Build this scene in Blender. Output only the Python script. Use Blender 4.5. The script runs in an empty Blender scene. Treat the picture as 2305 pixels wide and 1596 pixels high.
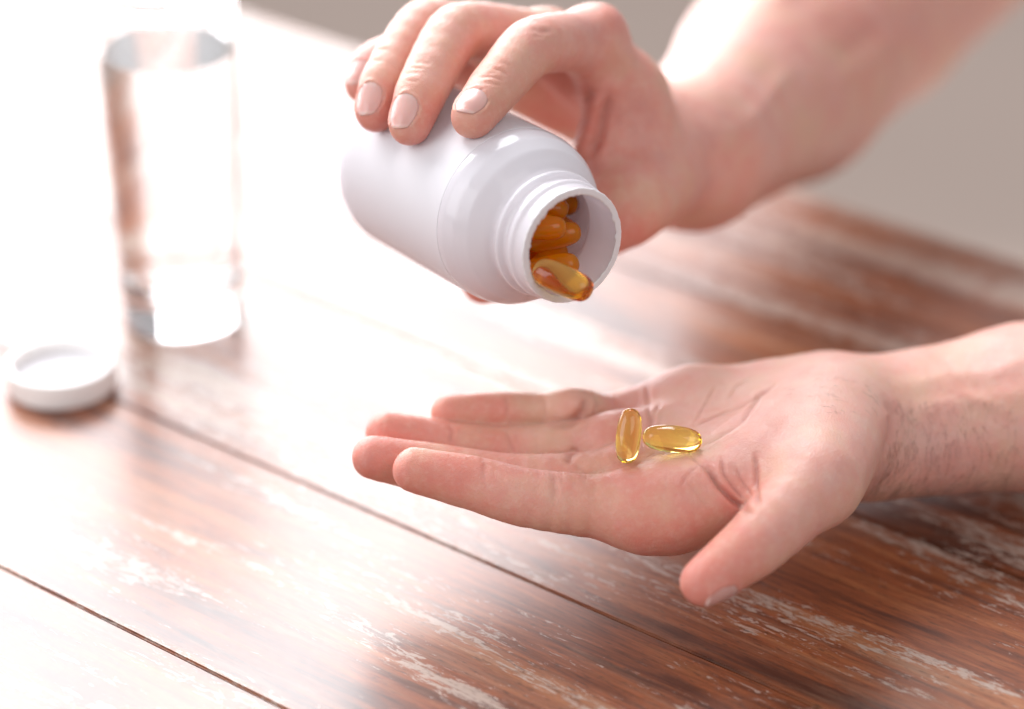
import bpy, bmesh, math, random
import numpy as np
from mathutils import Vector, Matrix, noise

# ------------------------------------------------------------------ camera, light, exposure
S = bpy.context.scene
COL = S.collection
PITCH, H, FPX = math.radians(28), 480.0, 6403.0      # mm above the table, focal length in reference pixels
cam_d = bpy.data.cameras.new('camera')
cam = bpy.data.objects.new('camera', cam_d); COL.objects.link(cam)
cam.location = (0, 0, H / 1000); cam.rotation_euler = (math.pi / 2 - PITCH, 0, 0)
cam_d.lens = 100; cam_d.sensor_width = 36; cam_d.clip_start = .02; cam_d.clip_end = 200
cam_d.dof.use_dof = True; cam_d.dof.focus_distance = .856; cam_d.dof.aperture_fstop = 3.4
cam_d.dof.aperture_blades = 0
S.camera = cam

W = bpy.data.worlds.new('World'); S.world = W; W.use_nodes = True
bgn = W.node_tree.nodes['Background']
bgn.inputs[0].default_value = (.97, .95, .99, 1); bgn.inputs[1].default_value = .42

def area(name, loc, target, sx, sy, power, col):
    d = bpy.data.lights.new(name, 'AREA'); d.shape = 'RECTANGLE'; d.size = sx; d.size_y = sy
    d.energy = power; d.color = col
    o = bpy.data.objects.new(name, d); COL.objects.link(o); o.location = loc
    o.rotation_euler = (Vector(target) - Vector(loc)).to_track_quat('-Z', 'Y').to_euler()
    return o
area('window_light', (-1.19, 2.5, 2.02), (-1.19, 0, 2.02), 2.66, 2.0, 196, (.97, .972, 1))          # the sky seen through the upper panes
area('window_light', (-1.19, 2.5, .14), (-1.19, 0, .14), 2.66, 1.74, 88, (.97, .972, 1))            # the dimmer view through the lower panes
area('side_fill_light', (-2.3, .1, 1.05), (0, .75, .1), 1.7, 1.9, 36, (.97, .98, 1))  # added fill that brightens the bottle and left-facing skin, no window known there
area('front_fill_light', (1.0, -.75, 1.55), (.05, .85, .1), 1.6, 1.6, 17, (1, .97, .95))  # added soft fill from behind the camera for the upper hand, no actual lamp
S.view_settings.view_transform = 'Standard'; S.view_settings.look = 'None'
S.view_settings.exposure = 0.0; S.view_settings.gamma = 1.0
S.cycles.use_denoising = True
try: S.cycles.denoiser = 'OPENIMAGEDENOISE'
except Exception: pass
S.cycles.max_bounces = 14; S.cycles.transmission_bounces = 12; S.cycles.glossy_bounces = 6
S.cycles.sample_clamp_indirect = 6; S.cycles.blur_glossy = .6

# ------------------------------------------------------------------ measuring helpers (all mm)
Fw = np.array([0, math.cos(PITCH), -math.sin(PITCH)]); Up = np.array([0, math.sin(PITCH), math.cos(PITCH)])
Rt = np.array([1., 0, 0]); C0 = np.array([0, 0, H])
def ray(x, y): return Fw + Rt * (x - 1152.5) / FPX + Up * (798 - y) / FPX
def Pz(x, y, z): return C0 + ray(x, y) * z
def Ph(x, y, h=0.):
    d = ray(x, y); return C0 + d * (h - H) / d[2]
def proj(P):
    q = P - C0; z = q @ Fw
    return 1152.5 + FPX * (q @ Rt) / z, 798 - FPX * (q @ Up) / z, z
def unit(v): v = np.asarray(v, float); return v / np.linalg.norm(v)

# ------------------------------------------------------------------ scene helpers
def tag(o, label=None, cat=None, group=None, kind=None):
    if label: o['label'] = label
    if cat: o['category'] = cat
    if group: o['group'] = group
    if kind: o['kind'] = kind
    return o
def empty(name, loc_mm, label, cat, group=None):
    o = bpy.data.objects.new(name, None); COL.objects.link(o); o.location = Vector(loc_mm) * .001
    o.empty_display_size = .02
    return tag(o, label, cat, group)
def put(o, parent):
    o.parent = parent
    o.matrix_parent_inverse = Matrix.Translation(-parent.location) if parent.parent is None else Matrix.Identity(4)
    return o
def mesh_obj(name, verts_mm, faces, mat, parent=None, smooth=True, fix=False):
    me = bpy.data.meshes.new(name)
    v = np.asarray(verts_mm, np.float32) * .001
    if isinstance(faces, np.ndarray):
        me.vertices.add(len(v)); me.vertices.foreach_set('co', v.ravel())
        k = faces.shape[1]; n = len(faces)
        me.loops.add(n * k); me.loops.foreach_set('vertex_index', faces.astype(np.int32).ravel())
        me.polygons.add(n); me.polygons.foreach_set('loop_start', np.arange(0, n * k, k, dtype=np.int32))
        me.update(calc_edges=True)
    else:
        me.from_pydata([tuple(map(float, q)) for q in v], [], faces); me.update()
    if fix:
        b_ = bmesh.new(); b_.from_mesh(me); bmesh.ops.remove_doubles(b_, verts=b_.verts, dist=.00002); bmesh.ops.recalc_face_normals(b_, faces=b_.faces); b_.to_mesh(me); b_.free()
    if smooth: me.polygons.foreach_set('use_smooth', np.ones(len(me.polygons), bool))
    me.materials.append(mat)
    o = bpy.data.objects.new(name, me); COL.objects.link(o)
    if parent: put(o, parent)
    return o
def frame_from_axis(ax, hint=(0, 0, 1)):
    z = unit(ax); x = np.cross(hint, z)
    x = unit(x); y = np.cross(z, x); return x, y, z
def lathe(profile, origin, ax, n=96, closed=True, hint=(0, 0, 1), wob=None, supp=True):
    x, y, z = frame_from_axis(ax, hint); o = np.asarray(origin, float)
    if supp:                                  # holding loops keep long straight walls straight in the shading
        q = [profile[0]]
        for a, b in zip(profile[:-1], profile[1:]):
            l = math.hypot(b[0] - a[0], b[1] - a[1])
            if l > 1.0:
                for t in (.14 / l, 1 - .14 / l): q.append((a[0] + (b[0] - a[0]) * t, a[1] + (b[1] - a[1]) * t))
            q.append(b)
        profile = q
    vs = []; m = len(profile)
    for i, (r, s) in enumerate(profile):
        for k in range(n):
            t = 2 * math.pi * k / n
            dr, ds = wob(i, t) if wob else (0, 0)
            vs.append(o + z * (s + ds) + (x * math.cos(t) + y * math.sin(t)) * (r + dr))
    fs = []
    for i in range(m if closed else m - 1):
        j = (i + 1) % m
        for k in range(n):
            k2 = (k + 1) % n
            fs.append((i * n + k, i * n + k2, j * n + k2, j * n + k))
    return np.array(vs), np.array(fs)
def rounded(pts, r=.5, n=4):
    """round the corners of an open profile"""
    out = [pts[0]]
    for i in range(1, len(pts) - 1):
        a, b, c = map(np.array, (pts[i - 1], pts[i], pts[i + 1]))
        la, lc = np.linalg.norm(a - b), np.linalg.norm(c - b)
        q = min(r, la * .45, lc * .45)
        p0, p1 = b + (a - b) / la * q, b + (c - b) / lc * q
        for k in range(n + 1):
            t = k / n; out.append(tuple((1 - t) ** 2 * p0 + 2 * t * (1 - t) * b + t * t * p1))
    out.append(pts[-1]); return out

# ------------------------------------------------------------------ materials
def new_mat(name):
    m = bpy.data.materials.new(name); m.use_nodes = True
    nt = m.node_tree; return m, nt, nt.nodes['Principled BSDF']
def N(nt, t, **kw):
    n = nt.nodes.new(t)
    for k, v in kw.items():
        if k.startswith('i_'):
            key = k[2:]; n.inputs[int(key) if key.isdigit() else key].default_value = v
        else: setattr(n, k, v)
    return n
def L(nt, a, b): nt.links.new(a, b)
def ramp(nt, stops, interp='LINEAR'):
    n = N(nt, 'ShaderNodeValToRGB'); cr = n.color_ramp; cr.interpolation = interp
    while len(cr.elements) < len(stops): cr.elements.new(.5)
    for e, (p, c) in zip(cr.elements, stops):
        e.position = p; e.color = (*c, 1) if len(c) == 3 else c
    return n
def mixc(nt, a, b, fac, blend='MIX'):
    n = N(nt, 'ShaderNodeMix', data_type='RGBA', blend_type=blend)
    for s, v in ((n.inputs[0], fac), (n.inputs[6], a), (n.inputs[7], b)):
        if hasattr(v, 'node'): L(nt, v, s)
        elif isinstance(v, (int, float)): s.default_value = v
        else: s.default_value = (*v, 1)
    return n.outputs[2]
def math_n(nt, op, a, b=0., clamp=False):
    n = N(nt, 'ShaderNodeMath', operation=op, use_clamp=clamp)
    for s, v in ((n.inputs[0], a), (n.inputs[1], b)):
        if hasattr(v, 'node'): L(nt, v, s)
        else: s.default_value = v
    return n.outputs[0]

def skin_material():
    m, nt, b = new_mat('skin')
    at = N(nt, 'ShaderNodeAttribute', attribute_name='red'); cr = N(nt, 'ShaderNodeAttribute', attribute_name='crease')
    geo = N(nt, 'ShaderNodeNewGeometry')
    n1 = N(nt, 'ShaderNodeTexNoise', i_Scale=95., i_Detail=4., i_Roughness=.6); L(nt, geo.outputs['Position'], n1.inputs['Vector'])
    n2 = N(nt, 'ShaderNodeTexNoise', i_Scale=420., i_Detail=3., i_Roughness=.6); L(nt, geo.outputs['Position'], n2.inputs['Vector'])
    mott = math_n(nt, 'MULTIPLY_ADD', n1.outputs[0], 1.5); mott.node.inputs[2].default_value = -.55
    red = math_n(nt, 'ADD', at.outputs['Fac'], math_n(nt, 'MULTIPLY', mott, .75), True)
    c = mixc(nt, (.70, .43, .36), (.68, .25, .195), red)
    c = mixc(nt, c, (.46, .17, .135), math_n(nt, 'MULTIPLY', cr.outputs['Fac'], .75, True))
    n4 = N(nt, 'ShaderNodeTexNoise', i_Scale=38., i_Detail=5., i_Roughness=.65); mp4 = N(nt, 'ShaderNodeMapping', i_Location=(.3, .7, .1)); L(nt, geo.outputs['Position'], mp4.inputs[0]); L(nt, mp4.outputs[0], n4.inputs['Vector'])
    c = mixc(nt, c, (.66, .44, .30), math_n(nt, 'MULTIPLY', math_n(nt, 'SUBTRACT', n4.outputs[0], .47, True), 2.6, True))
    c = mixc(nt, c, (.56, .27, .25), math_n(nt, 'MULTIPLY', math_n(nt, 'SUBTRACT', .46, n4.outputs[0], True), 2.2, True))
    c2 = mixc(nt, c, (.80, .55, .46), math_n(nt, 'MULTIPLY', math_n(nt, 'SUBTRACT', n2.outputs[0], .5, True), .9))
    L(nt, c2, b.inputs['Base Color'])
    L(nt, math_n(nt, 'ADD', math_n(nt, 'MULTIPLY', n2.outputs[0], .34), .27), b.inputs['Roughness'])
    b.inputs['Specular IOR Level'].default_value = .42
    b.inputs['Subsurface Weight'].default_value = .34
    b.inputs['Subsurface Radius'].default_value = (1.0, .36, .2); b.inputs['Subsurface Scale'].default_value = .0042
    # fine skin relief
    vo = N(nt, 'ShaderNodeTexVoronoi', feature='DISTANCE_TO_EDGE', i_Scale=1050.)
    wob = N(nt, 'ShaderNodeVectorMath', operation='MULTIPLY_ADD'); wob.inputs[1].default_value = (.0025,) * 3
    L(nt, n2.outputs['Color'], wob.inputs[0]); L(nt, geo.outputs['Position'], wob.inputs[2]); L(nt, wob.outputs[0], vo.inputs['Vector'])
    vs = math_n(nt, 'MINIMUM', vo.outputs[0], .25)
    n3 = N(nt, 'ShaderNodeTexNoise', i_Scale=700., i_Detail=4.); L(nt, geo.outputs['Position'], n3.inputs['Vector'])
    hgt = math_n(nt, 'ADD', vs, math_n(nt, 'MULTIPLY', n3.outputs[0], .7))
    hgt = math_n(nt, 'ADD', hgt, math_n(nt, 'MULTIPLY', n1.outputs[0], .6))
    bp = N(nt, 'ShaderNodeBump', i_Strength=.4, i_Distance=.0005); L(nt, hgt, bp.inputs['Height'])
    L(nt, bp.outputs[0], b.inputs['Normal'])
    return m
def nail_material():
    m, nt, b = new_mat('nail')
    geo = N(nt, 'ShaderNodeAttribute', attribute_name='along')
    r = ramp(nt, [(0, (.74, .52, .48)), (.2, (.69, .41, .37)), (.90, (.68, .37, .33)), (.97, (.76, .50, .45))]); L(nt, geo.outputs['Fac'], r.inputs[0])
    L(nt, r.outputs[0], b.inputs['Base Color']); b.inputs['Roughness'].default_value = .2
    b.inputs['Subsurface Weight'].default_value = .25; b.inputs['Subsurface Scale'].default_value = .002
    ac = N(nt, 'ShaderNodeAttribute', attribute_name='across')
    wv = N(nt, 'ShaderNodeTexNoise', noise_dimensions='1D', i_Scale=16., i_Detail=2.); L(nt, ac.outputs['Fac'], wv.inputs['W'])
    bp = N(nt, 'ShaderNodeBump', i_Strength=.25, i_Distance=.0003); L(nt, wv.outputs[0], bp.inputs['Height']); L(nt, bp.outputs[0], b.inputs['Normal'])
    return m
def plastic(name, col, rough, sss=.25, transl=.0):
    m, nt, b = new_mat(name)
    b.inputs['Base Color'].default_value = (*col, 1); b.inputs['Roughness'].default_value = rough
    if transl:
        tr = N(nt, 'ShaderNodeBsdfTranslucent'); tr.inputs[0].default_value = (*col, 1)
        mx = N(nt, 'ShaderNodeMixShader', i_0=transl); L(nt, b.outputs[0], mx.inputs[1]); L(nt, tr.outputs[0], mx.inputs[2])
        L(nt, mx.outputs[0], nt.nodes['Material Output'].inputs['Surface'])
    b.inputs['Subsurface Weight'].default_value = sss; b.inputs['Subsurface Radius'].default_value = (1, 1, 1)
    b.inputs['Subsurface Scale'].default_value = .003
    geo = N(nt, 'ShaderNodeNewGeometry')
    n = N(nt, 'ShaderNodeTexNoise', i_Scale=260., i_Detail=3.); L(nt, geo.outputs['Position'], n.inputs['Vector'])
    bp = N(nt, 'ShaderNodeBump', i_Strength=.06, i_Distance=.0004); L(nt, n.outputs[0], bp.inputs['Height']); L(nt, bp.outputs[0], b.inputs['Normal'])
    return m
def glass_mat(name, col=(1, 1, 1), ior=1.45, absorb=None, dens=0., rough=0.):
    m, nt, b = new_mat(name)
    b.inputs['Base Color'].default_value = (*col, 1); b.inputs['Transmission Weight'].default_value = 1
    b.inputs['Roughness'].default_value = rough; b.inputs['IOR'].default_value = ior
    if absorb:
        v = N(nt, 'ShaderNodeVolumeAbsorption', i_Density=dens); v.inputs[0].default_value = (*absorb, 1)
        L(nt, v.outputs[0], nt.nodes['Material Output'].inputs['Volume'])
    return m
def heap_mat():
    m, nt, b = new_mat('glow_tinted_gel')  # same amber gel, the orange glow of light through the heap put into its colour
    b.inputs['Base Color'].default_value = (1., .34, .006, 1); b.inputs['Transmission Weight'].default_value = .62
    b.inputs['Roughness'].default_value = .02; b.inputs['IOR'].default_value = 1.36
    b.inputs['Subsurface Weight'].default_value = 1.; b.inputs['Subsurface Radius'].default_value = (1, .5, .12); b.inputs['Subsurface Scale'].default_value = .009
    return m
PLANK_ANG = math.radians(-39.1)
def wood_material():
    m, nt, b = new_mat('worn_wood')
    geo = N(nt, 'ShaderNodeNewGeometry'); info = N(nt, 'ShaderNodeObjectInfo')
    rot = N(nt, 'ShaderNodeVectorRotate', rotation_type='Z_AXIS', i_Angle=-PLANK_ANG); L(nt, geo.outputs['Position'], rot.inputs['Vector'])
    off = N(nt, 'ShaderNodeVectorMath', operation='MULTIPLY_ADD')      # each plank its own stretch of grain
    comb = N(nt, 'ShaderNodeCombineXYZ'); L(nt, info.outputs['Random'], comb.inputs[0]); L(nt, info.outputs['Random'], comb.inputs[2])
    L(nt, comb.outputs[0], off.inputs[0]); off.inputs[1].default_value = (7, 0, 3); L(nt, rot.outputs[0], off.inputs[2])
    def tex(su, sv, detail=6., rough=.6, dist=0., seed=0.):
        mp = N(nt, 'ShaderNodeMapping'); mp.inputs['Scale'].default_value = (su, sv, 20); mp.inputs['Location'].default_value = (seed, seed * .7, 0)
        L(nt, off.outputs[0], mp.inputs['Vector'])
        t = N(nt, 'ShaderNodeTexNoise', i_Scale=1., i_Detail=detail, i_Roughness=rough, i_Distortion=dist); L(nt, mp.outputs[0], t.inputs['Vector']); return t.outputs[0]
    broad = tex(5, 40, 8, .68, .5)
    mid = tex(14, 230, 6, .68, .4, 4.4)
    fine = tex(45, 620, 5, .68, .3, 3.1)
    speck = tex(210, 1000, 3, .6, 0, 8.)
    mixv = math_n(nt, 'ADD', math_n(nt, 'MULTIPLY', broad, .6), math_n(nt, 'MULTIPLY', mid, .4))
    col = ramp(nt, [(.36, (.045, .016, .011)), (.44, (.12, .037, .018)), (.51, (.25, .072, .026)), (.58, (.33, .118, .045)), (.66, (.38, .20, .115))])
    L(nt, mixv, col.inputs[0])
    c = mixc(nt, col.outputs[0], mixc(nt, (.18, .17, .165), (1.9, 1.85, 1.8), fine), .85, 'MULTIPLY')
    # paint left in the grain: rubbed greyish patches, then crisp flakes in streaky clusters
    rs = math_n(nt, 'MULTIPLY', math_n(nt, 'SUBTRACT', math_n(nt, 'ADD', math_n(nt, 'MULTIPLY', tex(3, 17, 3, .55, 0, 2.2), 1.), tex(26, 260, 7, .78, .5, 9.4)), .965), 3.4, True)
    c = mixc(nt, c, (.31, .175, .11), math_n(nt, 'MULTIPLY', rs, .68))
    mask = tex(6, 46, 4, .6, .3, 5.7)
    fl = tex(140, 560, 7, .74, .6, 1.3)
    s = math_n(nt, 'ADD', math_n(nt, 'MULTIPLY', mask, 1.3), fl)
    flake = ramp(nt, [(.0, (0, 0, 0)), (.5, (1, 1, 1))]); L(nt, math_n(nt, 'MULTIPLY', math_n(nt, 'SUBTRACT', s, 1.215), 12., True), flake.inputs[0])
    c = mixc(nt, c, (.46, .36, .30), math_n(nt, 'MULTIPLY', flake.outputs[0], .82))
    c = mixc(nt, c, (.05, .025, .018), math_n(nt, 'MULTIPLY', math_n(nt, 'SUBTRACT', speck, .56, True), 4., True))
    L(nt, c, b.inputs['Base Color'])
    b.inputs['Specular IOR Level'].default_value = .2; b.inputs['Coat Weight'].default_value = .78; b.inputs['Coat Roughness'].default_value = .32; b.inputs['Coat IOR'].default_value = 1.55
    rr = math_n(nt, 'ADD', math_n(nt, 'MULTIPLY', fine, .10), .25); L(nt, rr, b.inputs['Roughness'])
    hg = math_n(nt, 'ADD', math_n(nt, 'MULTIPLY', fine, .6), math_n(nt, 'MULTIPLY', flake.outputs[0], .5))
    bp = N(nt, 'ShaderNodeBump', i_Strength=.22, i_Distance=.0005); L(nt, hg, bp.inputs['Height']); L(nt, bp.outputs[0], b.inputs['Normal'])
    return m
def simple(name, col, rough=.8, nscale=30., var=.15):
    m, nt, b = new_mat(name)
    geo = N(nt, 'ShaderNodeNewGeometry'); n = N(nt, 'ShaderNodeTexNoise', i_Scale=nscale, i_Detail=4.); L(nt, geo.outputs['Position'], n.inputs['Vector'])
    lo = tuple(x * (1 - var) for x in col); hi = tuple(min(1, x * (1 + var)) for x in col)
    L(nt, mixc(nt, lo, hi, n.outputs[0]), b.inputs['Base Color']); b.inputs['Roughness'].default_value = rough
    return m
M = dict(skin=skin_material(), nail=nail_material(), wood=wood_material(),
         shell=plastic('white_plastic', (.95, .94, .98), .13, 0, .4), label=plastic('blank_label', (.95, .945, .97), .42, 0, .4),
         cap=plastic('cap_plastic', (.93, .91, .89), .4, .2), foil=plastic('seal_film', (.78, .76, .78), .28, .1),
         amber=glass_mat('amber_gel', (1, .98, .90), 1.47, (1., .92, .03), 175.), heap=heap_mat(), deep=glass_mat('deep_amber_gel', (1, .97, .82), 1.47, (.994, .80, .05), 210.),
         glass=glass_mat('clear_glass', (1, 1, 1), 1.48), water=glass_mat('clear_water', (1, 1, 1), 1.33),
         filler=simple('joint_dirt', (.060, .058, .052), .9), dark=simple('dark_core', (.035, .026, .022)), floor=simple('floor_finish', (.86, .70, .60), .8, 3., .05),
         hair=simple('hair', (.10, .06, .045), .45))

# ------------------------------------------------------------------ floor and table
fl = mesh_obj('floor', [(-9000, -5000, -735), (9000, -5000, -735), (9000, 14000, -735), (-9000, 14000, -735)], [(0, 1, 2, 3)], M['floor'], smooth=False)
tag(fl, kind='structure')
PW = 98.5
pdir = np.array([math.cos(PLANK_ANG), math.sin(PLANK_ANG), 0]); pnor = np.array([-math.sin(PLANK_ANG), math.cos(PLANK_ANG), 0])
EDGE = 488.3 + 4 * PW
table = empty('table', tuple(pnor * 570 + np.array([0, 0, -22])), 'worn brown plank table with flaked pale paint under the hands', 'table')
bm = bmesh.new(); bmesh.ops.create_cube(bm, size=1)
for v in bm.verts: v.co = Vector((v.co.x * 2.4, v.co.y * (PW - .55) * .001, v.co.z * .022))
bmesh.ops.bevel(bm, geom=[e for e in bm.edges if abs((e.verts[0].co - e.verts[1].co).x) > 1], offset=.0006, segments=2, affect='EDGES')
pm = bpy.data.meshes.new('plank'); bm.to_mesh(pm); bm.free(); pm.materials.append(M['wood'])
for k in range(-5, 5):
    o = bpy.data.objects.new('plank', pm); COL.objects.link(o)
    c = pnor * (488.3 + (k - .5) * PW) + pdir * -300
    o.location = (c[0] / 1000, c[1] / 1000, -.011); o.rotation_euler = (0, 0, PLANK_ANG)
    put(o, table)
bm = bmesh.new(); bmesh.ops.create_cube(bm, size=1)
for v in bm.verts: v.co = Vector((v.co.x * 2.36, v.co.y * (PW * 10 - 20) * .001, v.co.z * .03))
cm = bpy.data.meshes.new('underframe'); bm.to_mesh(cm); bm.free(); cm.materials.append(M['dark'])
o = bpy.data.objects.new('underframe', cm); COL.objects.link(o)
c = pnor * (488.3 - PW * 1) + pdir * -300; o.location = (c[0] / 1000, c[1] / 1000, -.0205 - .0155); o.rotation_euler = (0, 0, PLANK_ANG); put(o, table)
fm = bpy.data.meshes.new('joint_filler'); bm = bmesh.new(); bmesh.ops.create_cube(bm, size=1)
for v in bm.verts: v.co = Vector((v.co.x * 2.38, v.co.y * .00055, v.co.z * .018))
bm.to_mesh(fm); bm.free(); fm.materials.append(M['filler'])
for k in range(-5, 4):
    o = bpy.data.objects.new('joint_filler', fm); COL.objects.link(o); c = pnor * (488.3 + k * PW) + pdir * -300
    o.location = (c[0] / 1000, c[1] / 1000, -.0011 - .009); o.rotation_euler = (0, 0, PLANK_ANG); put(o, table)

# ------------------------------------------------------------------ bottle
RIM = Pz(1288, 553, 845)
AX = unit(Rt * .553 - Up * .328 - Fw * .766)
RB = 27.4; BACK = -96.
BX, BY, BZ = frame_from_axis(AX)
def Pcyl(x, y, rad):
    d = ray(x, y); o = C0 - RIM
    dd = d - AX * (d @ AX); oo = o - AX * (o @ AX)
    a = dd @ dd; b = 2 * dd @ oo; c = oo @ oo - rad ** 2; D = b * b - 4 * a * c
    if D < 0: return C0 + d * (-b / 2 / a)
    return C0 + d * (-b - math.sqrt(D)) / 2 / a
bottle = empty('pill_bottle', RIM + AX * (BACK / 2), 'open white plastic pill bottle held tilted in the upper hand', 'bottle')
outer = [(0.01, BACK + 1.2), (16, BACK + 1.2), (19, BACK), (22.5, BACK), (RB - .6, BACK + 5), (RB - .25, BACK + 8), (RB - .25, -32.2), (RB + .05, -31.7), (RB + .05, -29), (RB - .9, -24.5),
         (RB - 3.2, -20), (RB - 6.6, -16.6), (19.2, -15.4), (18.5, -14.2), (18.5, -13.1), (19.7, -12.4), (19.7, -11.0), (17.8, -10.2), (17.6, -7.9), (18.7, -7.1), (18.7, -5.4),
         (17.7, -4.6), (17.8, -.6), (17.5, 0)]
inner = [(16.4, 0), (16.2, -.6), (16.2, -14.2), (17.5, -16.6), (RB - 4.6, -20.8), (RB - 2.1, -25.5), (RB - 1.5, -30), (RB - 1.5, BACK + 8), (RB - 4, BACK + 3), (0.01, BACK + 2.6)]
v, f = lathe(rounded(outer, .8) + rounded(inner, .8), RIM, AX, 128, closed=False)
mesh_obj('shell', v, f, M['shell'], bottle, fix=True)
lab = [(RB - .2, -31.9), (RB + .1, -31.8), (RB + .1, BACK + 9), (RB - .2, BACK + 9)]
v, f = lathe(rounded(lab, .12, 2), RIM, AX, 128, closed=False); mesh_obj('label_wrap', v, f, M['label'], bottle)
rnd = random.Random(4)
def seal_w(i, t):
    q = noise.fractal(Vector((math.cos(t) * 6, math.sin(t) * 6, .3)), .8, 2.0, 5); w2 = noise.fractal(Vector((math.cos(t) * 14, math.sin(t) * 14, 2.3)), .8, 2.0, 4)
    return ((-.25 - .8 * abs(q) if i in (0, 1) else .18 * w2), (.25 * abs(w2) if i in (1, 2) else 0))
v, f = lathe([(16.3, -.1), (16.1, .28), (17.7, .32), (17.95, -.2), (17.5, -.3)], RIM, AX, 260, closed=True, wob=seal_w)
mesh_obj('seal_remnant', v, f, M['foil'], bottle)

# ------------------------------------------------------------------ capsules
def capsule_mesh(mat, taper):
    n, m = 32, 26; Lh, r = 5.0, 3.75; prof = []
    for i in range(m + 1):
        a = -math.pi / 2 + math.pi * i / m
        s = math.sin(a); c = math.cos(a)
        prof.append((max(.001, r * c ** .86 if c > 0 else 0), (Lh * np.tanh(s * 3.2) / np.tanh(3.2)) + s * 3.6))
    # a soft barrel: slightly fuller waist
    prof = [(q * (1 + .05 * math.cos(min(1, abs(s) / 8.6) * math.pi / 2) - taper * (abs(s) / 8.6) ** 2), s) for q, s in prof]
    v, f = lathe(prof, (0, 0, 0), (0, 0, 1), n, closed=False, hint=(0, 1, 0), supp=False)
    me = bpy.data.meshes.new('softgel_capsule')
    bmm = bmesh.new(); vv = [bmm.verts.new(Vector(q) * .001) for q in v]
    for q in f: bmm.faces.new([vv[i] for i in q])
    seam = [e for e in bmm.edges]
    bmesh.ops.remove_doubles(bmm, verts=bmm.verts, dist=.00004)
    bmesh.ops.recalc_face_normals(bmm, faces=bmm.faces); bmm.to_mesh(me); bmm.free()
    me.polygons.foreach_set('use_smooth', np.ones(len(me.polygons), bool)); me.materials.append(mat)
    return me
CAPD = capsule_mesh(M['deep'], -.03)
CAPM, CAPH = capsule_mesh(M['amber'], .16), capsule_mesh(M['heap'], .03)
def capsule(pos, ax, label, scale=1., me=None, group='amber softgel capsules'):
    o = bpy.data.objects.new('softgel_capsule', me or CAPM); COL.objects.link(o)
    o.location = Vector(pos) * .001; o.rotation_euler = Vector(ax).to_track_quat('Z', 'Y').to_euler(); o.scale = (scale,) * 3
    return tag(o, label, 'capsule', group)
# the one sliding out over the lip
a0 = Pz(1212, 606, 842); a1 = Pz(1322, 655, 836)
capsule((a0 + a1) / 2, unit(a1 - a0), 'amber softgel capsule sliding out over the lip of the tilted bottle', 1.13, CAPD)
taken = [((a0 + a1) / 2, unit(a1 - a0))]
def seg_dist(p, u, q, w, h=4.9):
    ts = np.linspace(-h, h, 7)
    A = p + np.outer(ts, u); B = q + np.outer(ts, w)
    return np.sqrt(((A[:, None] - B[None]) ** 2).sum(-1)).min()
down = np.array([0, 0, -1.]); dn = unit(down - AX * (down @ AX)); side = np.cross(AX, dn)
R2 = random.Random(11); got = 0
for trial in range(400):
    if got >= 46: break
    s = R2.uniform(-84, -6) if trial > 60 else R2.uniform(-50, -8); lat = R2.uniform(-19, 19)
    u = unit(AX * R2.uniform(-1, 1) + side * R2.uniform(-1, 1) + dn * R2.uniform(-.35, .35))
    best = None
    for hgt in np.arange(-17, 24, .8):
        p = RIM + AX * s + side * lat + dn * hgt
        rin = (16.2 if s > -16 else min(RB - 1.6, 16.2 + (-s - 16) * 1.1)) - 3.9
        ok = True
        for t in (-4.9, 4.9):
            e = p + u * t - RIM; se = e @ AX; e = e - AX * se
            rl = (16.2 if se > -16 else min(RB - 1.6, 16.2 + (-se - 16) * 1.1)) - 3.9
            if np.linalg.norm(e) > rl or se > -3 or se < BACK + 7: ok = False
        if ok and all(seg_dist(p, u, q, w) > 7.5 for q, w in taken): best = p
        elif best is not None: break
    if best is None: continue
    if best is not None and (best - RIM) @ dn < -14: continue
    taken.append((best, u)); got += 1
    capsule(best, u, 'amber softgel capsule in the orange heap inside the bottle', .99, CAPH)

# ------------------------------------------------------------------ cap, glass, water
cc = Ph(140, 868, 0)
capo = empty('bottle_cap', cc, 'white screw cap lying open side up on the table beside the glass', 'cap')
prof = rounded([(.01, 0), (18.4, 0), (19.2, 1.2), (19.2, 9.2), (18.6, 9.8), (17.3, 9.8), (17.0, 9.2), (17.0, 3.2), (16.2, 2.4), (.01, 2.4)], .5)
def ribs(i, t): return ((.16 * math.cos(t * 72) if 12 < i < 15 else 0), 0)
v, f = lathe(prof, cc, (0, 0, 1), 288, closed=False, hint=(0, 1, 0), wob=ribs); mesh_obj('cap_shell', v, f, M['cap'], capo)
v, f = lathe(rounded([(.01, 4.4), (14.2, 4.4), (14.6, 4.8), (14.6, 5.4), (15.9, 5.4), (15.9, 2.3)], .3, 2), cc, (0, 0, 1), 96, closed=False, hint=(0, 1, 0)); mesh_obj('liner', v, f, M['label'], capo)

gc = Ph(412, 712, 0)
gh, rb, rtp = 129., 21.8, 25.2
def rout(z): return rb + (rtp - rb) * z / gh
prof = rounded([(.01, .8), (rb - 4, .8), (rb - 2.5, 0), (rb - .9, 0), (rout(2.5), 2.5), (rout(gh) - .3, gh - 5), (rout(gh) + .2, gh), (rout(gh) - .9, gh + 1.1), (rout(gh) - 2.2, gh), (rout(gh) - 2.0, gh - 5), (rout(20) - 2.0, 20), (rout(15) - 4.5, 15.2), (.01, 14)], 1.4, 5)
v, f = lathe(prof, gc, (0, 0, 1), 96, closed=False, hint=(0, 1, 0))
gl = mesh_obj('drinking_glass', v, f, M['glass'], fix=True); tag(gl, 'tall clear glass of water standing at the back left of the table', 'glass')
wl = 106.
prof = [(.01, 13.9), (rout(15) - 4.4, 15.1), (rout(17) - 2.6, 16.9), (rout(20) - 1.9, 20.0), (rout(wl) - 1.7, wl), (.01, wl)]
v, f = lathe(prof, gc, (0, 0, 1), 96, closed=False, hint=(0, 1, 0))
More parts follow.
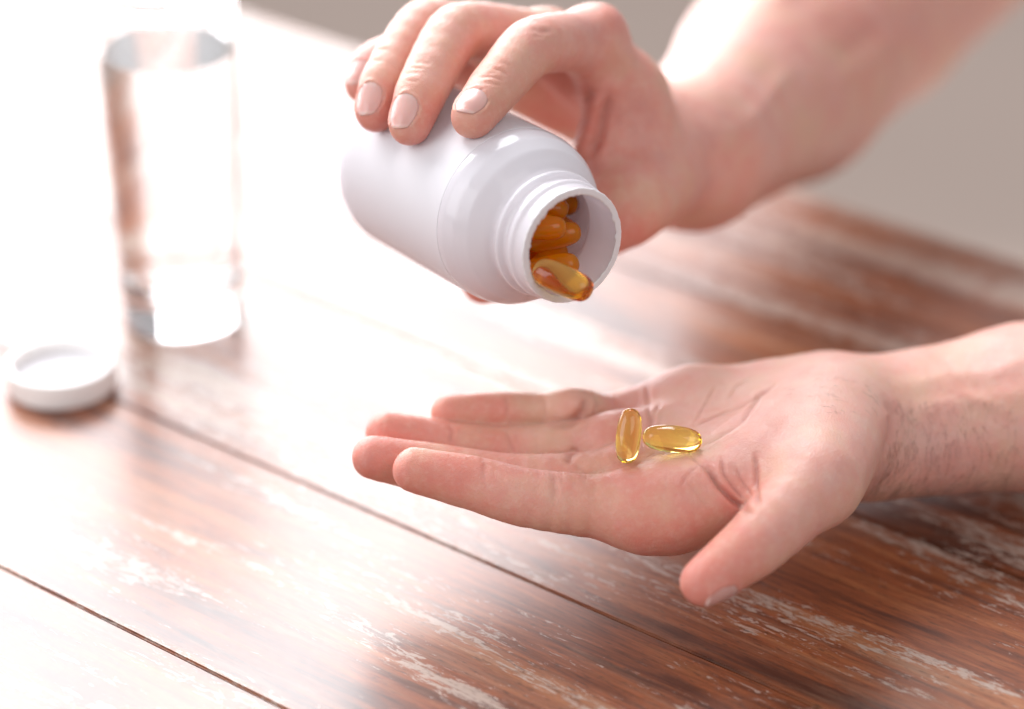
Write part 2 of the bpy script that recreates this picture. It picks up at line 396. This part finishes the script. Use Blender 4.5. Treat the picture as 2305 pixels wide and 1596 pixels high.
wa = mesh_obj('water', v, f, M['water'], fix=True); tag(wa, 'clear water filling the tall glass', 'water')

# ------------------------------------------------------------------ hands: implicit surfaces
class Prim:
    def __init__(s, a, b, r1, r2, n=None, fl=1.):
        s.a = np.asarray(a, np.float32); s.b = np.asarray(b, np.float32); s.r1, s.r2 = r1, r2
        s.n = None if n is None else unit(n).astype(np.float32); s.fl = fl
        R = max(r1, r2) + 16
        s.lo = np.minimum(s.a, s.b) - R; s.hi = np.maximum(s.a, s.b) + R
    def __call__(s, P):
        out = np.full(len(P), 30., np.float32)
        i = np.nonzero(((P > s.lo) & (P < s.hi)).all(1))[0]
        if len(i) == 0: return out
        q = P[i] - s.a; ba = s.b - s.a; bb = float(ba @ ba) + 1e-6
        t = np.clip(q @ ba / bb, 0, 1); d = q - t[:, None] * ba
        r = s.r1 + (s.r2 - s.r1) * t
        if s.n is not None:
            dn_ = d @ s.n; d = d + np.outer(dn_ * (1 / s.fl - 1), s.n)
            out[i] = (np.sqrt((d * d).sum(1)) - r) * min(1, s.fl)
        else: out[i] = np.sqrt((d * d).sum(1)) - r
        return out
def smin(a, b, k):
    h = np.clip(.5 + .5 * (b - a) / k, 0, 1); return b + (a - b) * h - k * h * (1 - h)
def chain(pts, radii, ten=.85, sub=6):
    """a finger: a smooth curve through its joints, thickness running smoothly along it"""
    q = np.array([np.append(p, r_) for p, r_ in zip(pts, radii)]); q = np.vstack([2 * q[0] - q[1], q, 2 * q[-1] - q[-2]]); out = []
    for i in range(1, len(q) - 2):
        p0, p1, p2, p3 = q[i - 1:i + 3]; l = np.linalg.norm(p2[:3] - p1[:3]) + 1e-6
        m1 = (p2 - p0) / (np.linalg.norm(p2[:3] - p0[:3]) + 1e-6) * l * ten; m2 = (p3 - p1) / (np.linalg.norm(p3[:3] - p1[:3]) + 1e-6) * l * ten
        for k in range(sub):
            t = k / sub; out.append((2 * t**3 - 3 * t**2 + 1) * p1 + (t**3 - 2 * t**2 + t) * m1 + (-2 * t**3 + 3 * t**2) * p2 + (t**3 - t**2) * m2)
    out.append(q[-2])
    return [Prim(a[:3], b[:3], float(a[3]), float(b[3])) for a, b in zip(out[:-1], out[1:])]
class Hand:
    def __init__(s, palm, fingers, kp=9., kf=7.): s.palm, s.fingers, s.kp, s.kf = palm, fingers, kp, kf
    def grp(s, ps, P, k):
        d = ps[0](P)
        for p in ps[1:]: d = smin(d, p(P), k)
        return d
    def __call__(s, P):
        P = np.asarray(P, np.float32)
        palm = s.grp(s.palm, P, s.kp); out = None
        for ps, kf, kj in s.fingers:
            g = smin(palm, s.grp(ps, P, kj), kf)
            out = g if out is None else smin(out, g, .5)
        return palm if out is None else out
def polygonise(F, lo, hi, h=.6, B=5):
    lo = np.asarray(lo, np.float32); nb = np.ceil((np.asarray(hi) - lo) / (B * h)).astype(int)
    ax = [lo[i] + (np.arange(nb[i]) + .5) * B * h for i in range(3)]
    G = np.stack(np.meshgrid(*ax, indexing='ij'), -1).reshape(-1, 3).astype(np.float32)
    cv = np.concatenate([F(G[i:i + 300000]) for i in range(0, len(G), 300000)])
    V = np.repeat(np.repeat(np.repeat(np.where(cv.reshape(nb) < 0, -9, 9).astype(np.float32), B, 0), B, 1), B, 2)
    act = np.argwhere(np.abs(cv.reshape(nb)) < B * h * .9 * 1.7)
    loc = np.stack(np.meshgrid(*[np.arange(B)] * 3, indexing='ij'), -1).reshape(-1, 3)
    for i in range(0, len(act), 2500):
        idx = (act[i:i + 2500, None] * B + loc[None]).reshape(-1, 3)
        V[idx[:, 0], idx[:, 1], idx[:, 2]] = F(lo + idx.astype(np.float32) * h)
    ins = V < 0; nx, ny, nz = V.shape
    acc = np.zeros((nx - 1, ny - 1, nz - 1, 3), np.float32); cnt = np.zeros((nx - 1, ny - 1, nz - 1), np.float32)
    quads = []
    any_ = np.zeros_like(cnt, bool)
    sl = lambda o, n: slice(o, n - 1 + o)
    first = ins[:-1, :-1, :-1]
    for dx in (0, 1):
        for dy in (0, 1):
            for dz in (0, 1): any_ |= ins[sl(dx, nx), sl(dy, ny), sl(dz, nz)] != first
    cells = np.argwhere(any_); vid = np.full(cnt.shape, -1, np.int64); vid[any_] = np.arange(len(cells))
    cor = [(i >> 2 & 1, i >> 1 & 1, i & 1) for i in range(8)]
    cvv = [V[cells[:, 0] + c[0], cells[:, 1] + c[1], cells[:, 2] + c[2]] for c in cor]
    s = np.zeros((len(cells), 3), np.float32); n = np.zeros(len(cells), np.float32)
    for i in range(8):
        for j in range(i + 1, 8):
            if sum(a != b for a, b in zip(cor[i], cor[j])) != 1: continue
            m = (cvv[i] < 0) != (cvv[j] < 0); t = np.where(m, cvv[i] / np.where(m, cvv[i] - cvv[j], 1), 0)
            p = np.array(cor[i], np.float32) + t[:, None] * (np.array(cor[j], np.float32) - np.array(cor[i], np.float32))
            s += p * m[:, None]; n += m
    verts = lo + (cells + s / n[:, None]) * h
    for a in range(3):
        b, c = (a + 1) % 3, (a + 2) % 3
        A = [slice(None)] * 3; A2 = [slice(None)] * 3; A[a] = slice(0, -1); A2[a] = slice(1, None)
        e = np.argwhere(ins[tuple(A)] != ins[tuple(A2)])
        e = e[(e[:, b] > 0) & (e[:, c] > 0) & (e[:, b] < V.shape[b] - 1) & (e[:, c] < V.shape[c] - 1)]
        sgn = ins[e[:, 0], e[:, 1], e[:, 2]]
        def g(db, dc):
            q = e.copy(); q[:, b] += db; q[:, c] += dc; return vid[q[:, 0], q[:, 1], q[:, 2]]
        Q = np.stack([g(-1, -1), g(0, -1), g(0, 0), g(-1, 0)], 1)
        Q[~sgn] = Q[~sgn][:, ::-1]; quads.append(Q)
    Q = np.concatenate(quads)
    return verts, Q
def vnormals(v, q):
    fn = np.cross(v[q[:, 2]] - v[q[:, 0]], v[q[:, 3]] - v[q[:, 1]])
    nn = np.zeros_like(v)
    for k in range(4): np.add.at(nn, q[:, k], fn)
    return nn / (np.linalg.norm(nn, axis=1, keepdims=True) + 1e-9)
def poly_dist(x, y, pts):
    d = np.full(len(x), 1e9); tt = np.zeros(len(x)); n = len(pts) - 1
    for i in range(n):
        ax_, ay = pts[i]; bx, by = pts[i + 1]; ux, uy = bx - ax_, by - ay
        t = np.clip(((x - ax_) * ux + (y - ay) * uy) / (ux * ux + uy * uy), 0, 1)
        dd = np.hypot(x - ax_ - t * ux, y - ay - t * uy); m = dd < d
        d[m] = dd[m]; tt[m] = (i + t[m]) / n
    return d, tt
class Nail:
    """one fingernail: local frame at a finger end"""
    def __init__(s, D, T, rt, n, half=5.2, back=7.5, front=4.0, ang=54):
        s.a = unit(T - D); n = np.asarray(n, float); s.n = unit(n - s.a * (n @ s.a)); s.s = np.cross(s.a, s.n)
        s.T, s.rt, s.back, s.front, s.ang = T, rt, back, front, math.radians(ang)
    def half_w(s, v):
        return math.sqrt(max(0, 1 - max(0, (.5 - v) / .5) ** 2.2)) * (1 - .3 * max(0, (v - .62) / .38) ** 2)
    def build(s, F, parent):
        nu, nv = 15, 16; P = []; al = []; ac = []
        for j in range(nv):
            v = j / (nv - 1)
            for i in range(nu):
                u = (i / (nu - 1) * 2 - 1); w = max(.25, s.half_w(v)) if j else .25
                phi = u * w * s.ang; tipdrop = .9 * (1 - (u * w) ** 2) if v > .9 else 0
                o = s.T + s.a * (-s.back + (s.back + s.front) * v + (0.9 * (1 - (u) ** 2) * max(0, v - .8) / .2) - .9 * 0)
                P.append((o, s.n * math.cos(phi) + s.s * math.sin(phi))); al.append(v); ac.append(u)
        O = np.array([p[0] for p in P], np.float32); D = np.array([p[1] for p in P], np.float32)
        t = np.full(len(O), s.rt + 6., np.float32)
        for _ in range(30): t -= np.clip(F(O + D * t[:, None]), -1, 2) * .8
        # beyond the finger end keep the nail on the line of its bed
        t = t.reshape(nv, nu)
        for j in range(1, nv): t[j] = np.maximum(t[j], t[j - 1] - .28)
        t = t.reshape(-1)
        V = O + D * (t - .06)[:, None]
        lowv = O + D * (t - .55)[:, None]
        f = []; q = lambda i, j: j * nu + i; m = len(V)
        for j in range(nv - 1):
            for i in range(nu - 1):
                f.append((q(i, j), q(i, j + 1), q(i + 1, j + 1), q(i + 1, j))); f.append((m + q(i, j), m + q(i + 1, j), m + q(i + 1, j + 1), m + q(i, j + 1)))
        edge = [q(i, 0) for i in range(nu)] + [q(nu - 1, j) for j in range(1, nv)] + [q(i, nv - 1) for i in range(nu - 2, -1, -1)] + [q(0, j) for j in range(nv - 2, 0, -1)]
        for k in range(len(edge)):
            a_, b_ = edge[k], edge[(k + 1) % len(edge)]; f.append((a_, b_, m + b_, m + a_))
        o = mesh_obj('fingernail', np.concatenate([V, lowv]), np.array(f), M['nail'])
        me = o.data; bmm = bmesh.new(); bmm.from_mesh(me); bmesh.ops.recalc_face_normals(bmm, faces=bmm.faces); bmm.to_mesh(me); bmm.free()
        for nm, arr in (('along', al + al), ('across', ac + ac)):
            at = me.attributes.new(nm, 'FLOAT', 'POINT'); at.data.foreach_set('value', np.array(arr, np.float32))
        o.parent = parent; return o
    def fold(s, V):
        """outward swelling of the skin round the nail, slight dip under it"""
        q = V - s.T; v = (q @ s.a + s.back) / (s.back + s.front); y = q @ s.n; x = q @ s.s
        phi = np.arctan2(x, y); near = (np.abs(v - .5) < 1.1) & (np.hypot(x, y) < s.rt + 4)
        hw = np.array([max(.02, s.half_w(min(1, max(0, t)))) if 0 <= t <= 1 else .02 for t in np.where(near, v, 2)])
        e1 = (np.abs(phi) - hw * s.ang) * s.rt; e2 = -v * (s.back + s.front)
        e = np.where(v < 0, np.hypot(np.maximum(e1, 0), e2), np.where(v < .97, e1, 9))
        out = np.where(near & (e > -.5), .38 * np.exp(-((e - .7) / .7) ** 2), 0)
        out = np.where(near & (e > -1.2) & (e < .25) & (v < .97), -.14, out)
        out = np.where(near & (e <= -1.2), -.2, out)
        cr = np.where(near, np.exp(-((e - .05) / .35) ** 2), 0)
        return out, cr
def build_arm(F, lo, hi, creases, nails, tips, label, parent, reds=(), h=.6, seed=0., bumps=()):
    V, Q = polygonise(F, lo, hi, h)
    for _ in range(2):          # relax
        nn = np.zeros_like(V); c = np.zeros(len(V), np.float32)
        for k in range(4):
            np.add.at(nn, Q[:, k], V[Q[:, (k + 1) % 4]] + V[Q[:, (k + 3) % 4]]); np.add.at(c, Q[:, k], 2)
        V = V * .5 + .5 * nn / c[:, None]
    nor = vnormals(V, Q)
    Vd = V.astype(float); px, py, z = proj(Vd)
    fac = -(nor * ((Vd - C0) / np.linalg.norm(Vd - C0, axis=1)[:, None])).sum(1)
    g = 7.; ix = ((px + 600) / g).astype(int).clip(0, 599); iy = ((py + 600) / g).astype(int).clip(0, 599)
    zb = np.full((600, 600), 1e9); np.minimum.at(zb, (ix, iy), z); vis = (z < zb[ix, iy] + 5) & (fac > .03)
    disp = np.zeros(len(V)); crease = np.zeros(len(V)); red = np.zeros(len(V))
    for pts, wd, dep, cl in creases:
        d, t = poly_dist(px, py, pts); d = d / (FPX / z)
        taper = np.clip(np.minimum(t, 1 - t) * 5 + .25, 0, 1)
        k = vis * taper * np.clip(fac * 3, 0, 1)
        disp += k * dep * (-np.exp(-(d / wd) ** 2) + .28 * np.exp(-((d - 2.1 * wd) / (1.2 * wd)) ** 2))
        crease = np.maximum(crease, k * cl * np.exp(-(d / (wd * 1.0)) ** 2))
    for (bx, by, br, ba) in bumps:
        disp += vis * ba * np.exp(-(np.hypot(px - bx, py - by) / br) ** 2)
    low = np.array([noise.fractal(Vector(p) * .11 + Vector((seed, 0, 0)), 1., 2., 3) for p in V.tolist()])
    disp += low * .16
    for nl in nails:
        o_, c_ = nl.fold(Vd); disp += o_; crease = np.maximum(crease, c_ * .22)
    for T, rad, amt in tips:
        red = np.maximum(red, amt * np.clip(1 - np.linalg.norm(Vd - T, axis=1) / rad, 0, 1) ** .8)
    for (bx, by, br, ba) in reds: red = red + vis * ba * np.exp(-(np.hypot(px - bx, py - by) / br) ** 2)
    V = V + nor * disp[:, None]
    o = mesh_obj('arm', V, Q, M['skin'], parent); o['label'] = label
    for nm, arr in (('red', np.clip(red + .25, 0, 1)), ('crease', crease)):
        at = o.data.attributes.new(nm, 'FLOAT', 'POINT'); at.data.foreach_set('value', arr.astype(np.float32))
    for nl in nails: nl.build(F, o)
    return o, V, nor, px, py, vis

person = empty('person', Ph(2050, 1000, 0), 'person with bare forearms tipping capsules from a bottle into an open palm', 'person')

# ---- open hand (palm up)
U3 = (0, 0, 1)
imcp, ipip, idip, itip = Ph(1440, 1152, 37), Ph(1190, 1121, 40), Ph(1062, 1087, 43), Ph(934, 1058, 46)
mmcp, mpip, mdip, mtip = Ph(1425, 1085, 37), Ph(1150, 1086, 35), Ph(1000, 1060, 38), Ph(841, 1030, 43)
rmcp, rpip, rdip, rtip = Ph(1390, 1006, 38), Ph(1165, 1018, 35), Ph(1012, 1003, 38), Ph(870, 973, 43)
pmcp, ppro, ppip, pdip, ptip = Ph(1375, 948, 34), Ph(1294, 916, 45), Ph(1222, 926, 43), Ph(1130, 926, 44), Ph(1010, 929, 45)
tcmc, tmcp, tip_, ttip = Ph(1905, 935, 40), Ph(1838, 1083, 46), Ph(1695, 1228, 42), Ph(1586, 1310, 37)
wr = Ph(1935, 966, 31); fa1 = Ph(2120, 945, 30); fa2 = Ph(2330, 915, 31); fa3 = Ph(2700, 870, 40)
palmL = [Prim(imcp, Ph(1840, 1010, 37), 11, 13.5), Prim(mmcp, Ph(1860, 975, 37), 11, 13.5), Prim(rmcp, Ph(1870, 935, 37), 10.3, 13.5),
         Prim(pmcp, Ph(1560, 925, 37), 8.6, 12.5), Prim(Ph(1560, 925, 37), Ph(1850, 893, 36), 12.5, 13.5),
         Prim(tcmc, tmcp, 13.5, 12), Prim(Ph(1880, 925, 42), Ph(1730, 1040, 44), 14, 13), Prim(Ph(1520, 1150, 38), Ph(1700, 1095, 40), 12.5, 13),
         Prim(wr, fa1, 26.5, 27, U3, .70), Prim(fa1, fa2, 27, 30.5, U3, .72), Prim(fa2, fa3, 30.5, 38, U3, .8), Prim(Ph(1800, 960, 36), wr, 22, 25, U3, .75)]
fingL = [(chain([itip, idip, ipip, imcp], [6.8, 8.1, 8.8, 10.0]), 7., .6),
         (chain([mtip, mdip, mpip, mmcp], [6.7, 8.0, 8.8, 9.8]), 6., .6),
         (chain([rtip, rdip, rpip, rmcp], [6.5, 7.6, 8.4, 9.4]), 6., .6),
         (chain([ptip, pdip, ppip, ppro, pmcp], [5.6, 6.2, 5.8, 5.9, 6.8]), 2.5, .6),
         (chain([ttip, tip_, tmcp, tcmc], [7.2, 9.4, 12, 13.5], .6), 9., .6)]
FL = Hand(palmL, fingL, 9.)
nL = [Nail(tip_, ttip, 7.2, Rt * .78 - Up * .5 - Fw * .25, back=5.5, front=4.0, ang=34)]
veinL = [([(2040, 868), (2130, 845), (2230, 840), (2330, 800)], 2.6, -.45, 0.), ([(2050, 925), (2160, 905), (2320, 885)], 3., -.3, 0.), ([(2120, 855), (2180, 890), (2290, 940)], 1.6, -.3, 0.)]
creL = veinL + [([(1590, 1050), (1619, 1095), (1649, 1125), (1690, 1155)], .9, 1.5, 1.), ([(1700, 1022), (1703, 1060), (1702, 1098), (1708, 1135)], .7, .8, .8),
        ([(1626, 1031), (1630, 1068), (1652, 1100), (1680, 1130)], .6, .5, .6), ([(1655, 1050), (1672, 1085), (1695, 1118)], .5, .4, .5),
        ([(1581, 1005), (1649, 963), (1672, 948), (1709, 892), (1745, 866)], .65, .75, .75), ([(1563, 958), (1604, 941), (1679, 911), (1715, 888)], .5, .4, .5),
        ([(1600, 1065), (1560, 1030), (1545, 1012)], .5, .35, .4),
        ([(1469, 955), (1474, 926), (1490, 905)], .5, .35, .4), ([(1562, 955), (1589, 911), (1612, 868)], .45, .3, .4), ([(1455, 866), (1458, 900), (1466, 950), (1462, 985)], .7, .55, .5),
        ([(1640, 900), (1660, 870), (1690, 850)], .5, .3, .3),
        ([(1276, 1044), (1286, 1025), (1300, 1008)], 1.3, .7, .8), ([(1320, 1068), (1353, 1056), (1407, 1042), (1444, 1038)], 1.4, .7, .3), ([(1290, 1040), (1310, 1062), (1325, 1070)], .9, .3, .4),
        ([(1086, 1020), (1092, 1045), (1090, 1085)], .9, .16, .3), ([(1246, 1062), (1250, 1097), (1245, 1140)], .9, .18, .35), ([(1262, 1064), (1266, 1090)], .7, .12, .25),
        ([(1012, 955), (1018, 976), (1014, 1000)], .8, .2, .4), ([(1140, 970), (1148, 990), (1156, 1020)], .8, .22, .4), ([(1160, 975), (1166, 1000)], .6, .15, .25),
        ([(1139, 892), (1143, 910), (1140, 940)], .7, .18, .35), ([(1224, 896), (1229, 912), (1226, 940)], .7, .22, .4),
        ([(1322, 893), (1313, 925), (1290, 950), (1255, 960)], 1.3, 1.0, .7), ([(1333, 878), (1345, 905), (1340, 925)], .8, .4, .3),
        ([(1990, 900), (2010, 930), (2005, 980), (1985, 1030), (1960, 1090)], 1.4, .8, .35),
        ([(1540, 1080), (1570, 1110), (1600, 1150)], .6, .12, .2), ([(1500, 1062), (1502, 1090), (1490, 1130)], .6, .1, .15), ([(1575, 1045), (1545, 1075), (1530, 1100)], .6, .15, .2)]
tipsL = [(itip, 40, .8), (mtip, 38, .8), (rtip, 38, .8), (ptip, 32, .8), (ttip, 24, .85), (imcp, 26, .35), (mmcp, 20, .3)]
armL, VL, NL, pxl, pyl, visl = build_arm(FL, np.array([-70., 660, 2]), np.array([205., 930, 76]), creL, nL, tipsL,
    'lower arm, palm up with straight fingers, capsules in the hollow', person,
    reds=[(1300, 1150, 150, .3), (1640, 1120, 90, .5), (1420, 980, 110, .3), (1480, 1190, 110, .3), (1590, 1320, 70, .2), (1900, 900, 130, -.35)], seed=3.)

# ---- gripping hand
def rad(p):
    q = p - RIM; q = q - AX * (q @ AX); return unit(q)
jt, jd, jp, jm = Pcyl(1064, 262, RB + 6.0), Pcyl(1110, 203, RB + 8.3), Pz(1197, 106, 880), Pz(1333, 92, 912)
kt, kd, kp, km = Pcyl(923, 280, RB + 6.0), Pcyl(947, 210, RB + 8.3), Pz(1030, 72, 893), Pz(1232, 96, 930)
lt, ld, lp, lm = Pcyl(846, 252, RB + 5.7), Pcyl(863, 188, RB + 7.8), Pz(956, 58, 906), Pz(1150, 110, 948)
qt, qd, qp, qm = Pz(815, 192, 906), Pz(836, 145, 912), Pz(884, 128, 924), Pz(1080, 150, 960)
wR = Pz(1560, 345, 980)
c1, c2, c3, c4 = Pz(1468, 305, 950), Pz(1490, 310, 965), Pz(1505, 320, 978), Pz(1515, 340, 990)
ucmc, umcp, uip, utip = Pz(1470, 408, 948), Pz(1410, 458, 918), Pz(1250, 585, 925), Pz(1090, 634, 911)
def outside(p, r):
    q = p - RIM; s = q @ AX; q = q - AX * s; d = np.linalg.norm(q)
    return p if d > RB + r else p + q / d * (RB + r - d)
palmR = [Prim(jm, c1, 10.3, 11), Prim(km, c2, 10.3, 12), Prim(lm, c3, 10, 12), Prim(qm, c4, 9, 13),
         Prim(ucmc, umcp, 15, 11.8), Prim(Pz(1425, 215, 928), Pz(1450, 380, 938), 11, 14), Prim(Pz(1352, 190, 914), Pz(1338, 330, 922), 4.5, 4.),
         Prim(Pz(1338, 330, 922), umcp, 4., 9), Prim(Pz(1400, 240, 930), Pz(1390, 400, 928), 9, 10),
         Prim(Pz(1480, 350, 965), wR, 21, 24), Prim(wR, Pz(1760, 172, 1080), 25.5, 39.5), Prim(Pz(1760, 172, 1080), Pz(1950, 10, 1165), 39.5, 41),
         Prim(Pz(1950, 10, 1165), Pz(2170, -190, 1235), 41, 44)]
fingR = [(chain([jt, jd, jp, jm], [6.7, 7.9, 9.0, 9.6], .6), 8., .6), (chain([kt, kd, kp, km], [6.5, 7.8, 9.0, 9.6], .6), 7., .6),
         (chain([lt, ld, lp, lm], [6.3, 7.3, 8.4, 9.2], .6), 7., .6), (chain([qt, qd, qp, qm], [5.5, 6.3, 7.0, 8.2]), 6., .6),
         (chain([outside(utip, 6.8), outside(uip, 8.6), umcp, ucmc], [7.2, 9., 11, 13]), 7., .6)]
FR0 = Hand(palmR, fingR, 9.)
RIMf, AXf = RIM.astype(np.float32), AX.astype(np.float32)
def FR(P):
    """the grip: skin flattens where it presses on the bottle"""
    P = np.asarray(P, np.float32); d = FR0(P); q = P - RIMf; s = q @ AXf
    cyl = RB + .15 - np.sqrt(np.maximum((q * q).sum(1) - s * s, 0))
    cyl = np.maximum(np.minimum(cyl, s - BACK + 0.), -20)      # inside the body of the bottle
    cyl = np.where(s > -14, -20, cyl)
    return np.maximum(d, np.minimum(cyl, 30))
camv = unit(C0 - jt)
nR = [Nail(jd, jt, 6.7, rad(jt) * .75 + camv * .35 + unit(np.cross(AX, rad(jt))) * -.0, back=4.8, front=4.6, ang=46), Nail(kd, kt, 6.5, rad(kt) * .8 + camv * .25, back=6.2, front=4.2, ang=46),
      Nail(ld, lt, 6.3, rad(lt) * .8 + camv * .25, back=6.2, front=3.6, ang=46), Nail(qd, qt, 5.5, rad(qt), back=5, front=3, ang=50)]
veinR = [([(1350, 60), (1420, 150), (1490, 240)], 3., -.6, 0.), ([(1420, 260), (1460, 330), (1470, 400)], 1.8, -.4, 0.), ([(1600, 330), (1700, 260), (1780, 150)], 3., -.6, 0.)]
creR = veinR + [([(1800, -60), (1880, 40), (1960, 130)], 15., 2.6, .3), ([(1112, 155), (1127, 158), (1142, 167)], .45, 0.27, .5), ([(1078, 174), (1105, 172), (1131, 180)], .45, 0.24, .5), ([(1090, 186), (1110, 188), (1128, 192)], .4, 0.18, .4), ([(1130, 140), (1150, 148)], .4, 0.15, .3), ([(1095, 164), (1118, 165)], .4, 0.18, .4),
        ([(934, 141), (950, 140), (966, 145)], .5, 0.24, .4), ([(908, 168), (922, 164), (942, 163)], .5, 0.24, .4), ([(915, 180), (940, 184)], .4, 0.18, .3), ([(925, 152), (950, 153)], .4, .25, .3),
        ([(845, 112), (870, 110)], .5, .3, .3), ([(835, 135), (860, 136)], .5, .3, .3),
        ([(1195, 64), (1215, 72), (1243, 68)], .8, .35, .3), ([(1200, 80), (1225, 84)], .6, .25, .2),
        ([(1374, 215), (1362, 260), (1353, 299), (1321, 355)], 1.8, 2.0, .6), ([(1330, 205), (1316, 232)], 1.5, 1.2, .6), ([(1395, 250), (1380, 310), (1372, 350)], 1.2, .4, .2)]
tipsR = [(jt - rad(jt) * 4, 15, .7), (kt - rad(kt) * 4, 17, .75), (lt - rad(lt) * 4, 17, .8), (qt, 15, .8), (utip, 30, .7), (jp, 14, .25), (kp, 14, .25), (jm, 14, .3), (umcp, 30, .35), (km + (ucmc - km) * .35, 34, .75)]
armR, VR, NR, pxr, pyr, visr = build_arm(FR, np.array([-75., 745, 20]), np.array([235., 1260, 205]), creR, nR, tipsR,
    'upper arm raised from the far side, hand wrapped round the bottle', person,
    reds=[(1240, 265, 105, .95), (1075, 135, 40, .6), (1410, 500, 90, .3), (1370, 50, 40, .3), (1950, 60, 150, .3)], h=.62, seed=9.,
    bumps=[(1600, 300, 50, 2.0), (1370, 38, 40, 1.0)])

# ---- fine dark hair on the wrist
def hairs(V, nor, px, py, vis, spots, parent, seed, rad_=.040):
    R = random.Random(seed); vs, fs = [], []
    for (poly, count, ln, dirpx) in spots:
        x0, x1 = min(p[0] for p in poly), max(p[0] for p in poly); y0, y1 = min(p[1] for p in poly), max(p[1] for p in poly)
        inside = np.zeros(len(px), bool)
        for i in range(len(poly)):
            (ax_, ay), (bx, by) = poly[i], poly[(i + 1) % len(poly)]
            cond = ((ay > py) != (by > py)) & (px < (bx - ax_) * (py - ay) / (by - ay + 1e-9) + ax_); inside ^= cond
        ids = np.nonzero(inside & vis)[0]
        if not len(ids): continue
        for _ in range(count):
            i = ids[R.randrange(len(ids))]; p = V[i].astype(float); n = nor[i].astype(float)
            ang = math.radians(R.gauss(dirpx, 17)); d = Rt * math.cos(ang) - Up * math.sin(ang); d = unit(d - n * (d @ n))
            b = np.cross(d, n) * R.uniform(-.5, .5); l = ln * R.uniform(.5, 1.3); m = 5; rr = rad_ * R.uniform(.7, 1.2)
            base = len(vs)
            for k in range(m):
                t = k / (m - 1); q = p + d * l * t + n * (.12 + .35 * l * t * (1 - .62 * t)) + b * l * t * t
                for a_ in range(3):
                    w = 2 * math.pi * a_ / 3; vs.append(q + (n * math.cos(w) + np.cross(d, n) * math.sin(w)) * rr * (1 - .8 * t))
            for k in range(m - 1):
                for a_ in range(3): fs.append((base + k * 3 + a_, base + k * 3 + (a_ + 1) % 3, base + (k + 1) * 3 + (a_ + 1) % 3, base + (k + 1) * 3 + a_))
    o = mesh_obj('arm_hair', np.array(vs), np.array(fs), M['hair']); o.parent = parent; tag(o, kind='stuff'); return o
hairs(VL, NL, pxl, pyl, visl, [([(2010, 890), (2090, 900), (2110, 1100), (1960, 1110), (1990, 1040), (2020, 950)], 170, 6.5, 106), ([(2090, 900), (2290, 900), (2290, 1085), (2100, 1095)], 150, 6., 100),
     ([(1770, 870), (1850, 835), (1980, 880), (1960, 930), (1800, 935)], 46, 3.6, 72), ([(1940, 1105), (2060, 1092), (2290, 1080), (2290, 1110), (2060, 1120)], 90, 5.5, 100)], armL, 5)

# ---- the two capsules lying in the palm, let down until they touch the skin
def settle(px, py, ax, label, sc):
    ax = unit(ax); ts = np.linspace(-5.2, 5.2, 9)
    for h in np.arange(75, 35, -.2):
        c = Ph(px, py, h); d = FL(np.array([c + ax * t for t in ts])).min() - 3.3 * sc
        if d < -.35: break
    capsule(c, ax, label, sc)
settle(1415, 981, (.10, .42, .90), 'amber softgel capsule standing upright in the open palm beside the lying one', .97)
settle(1513, 988, unit(Ph(1578, 1001, 56) - Ph(1450, 974, 56) + np.array([0, 4., 0])), 'amber softgel capsule lying on its side in the open palm', 1.05)
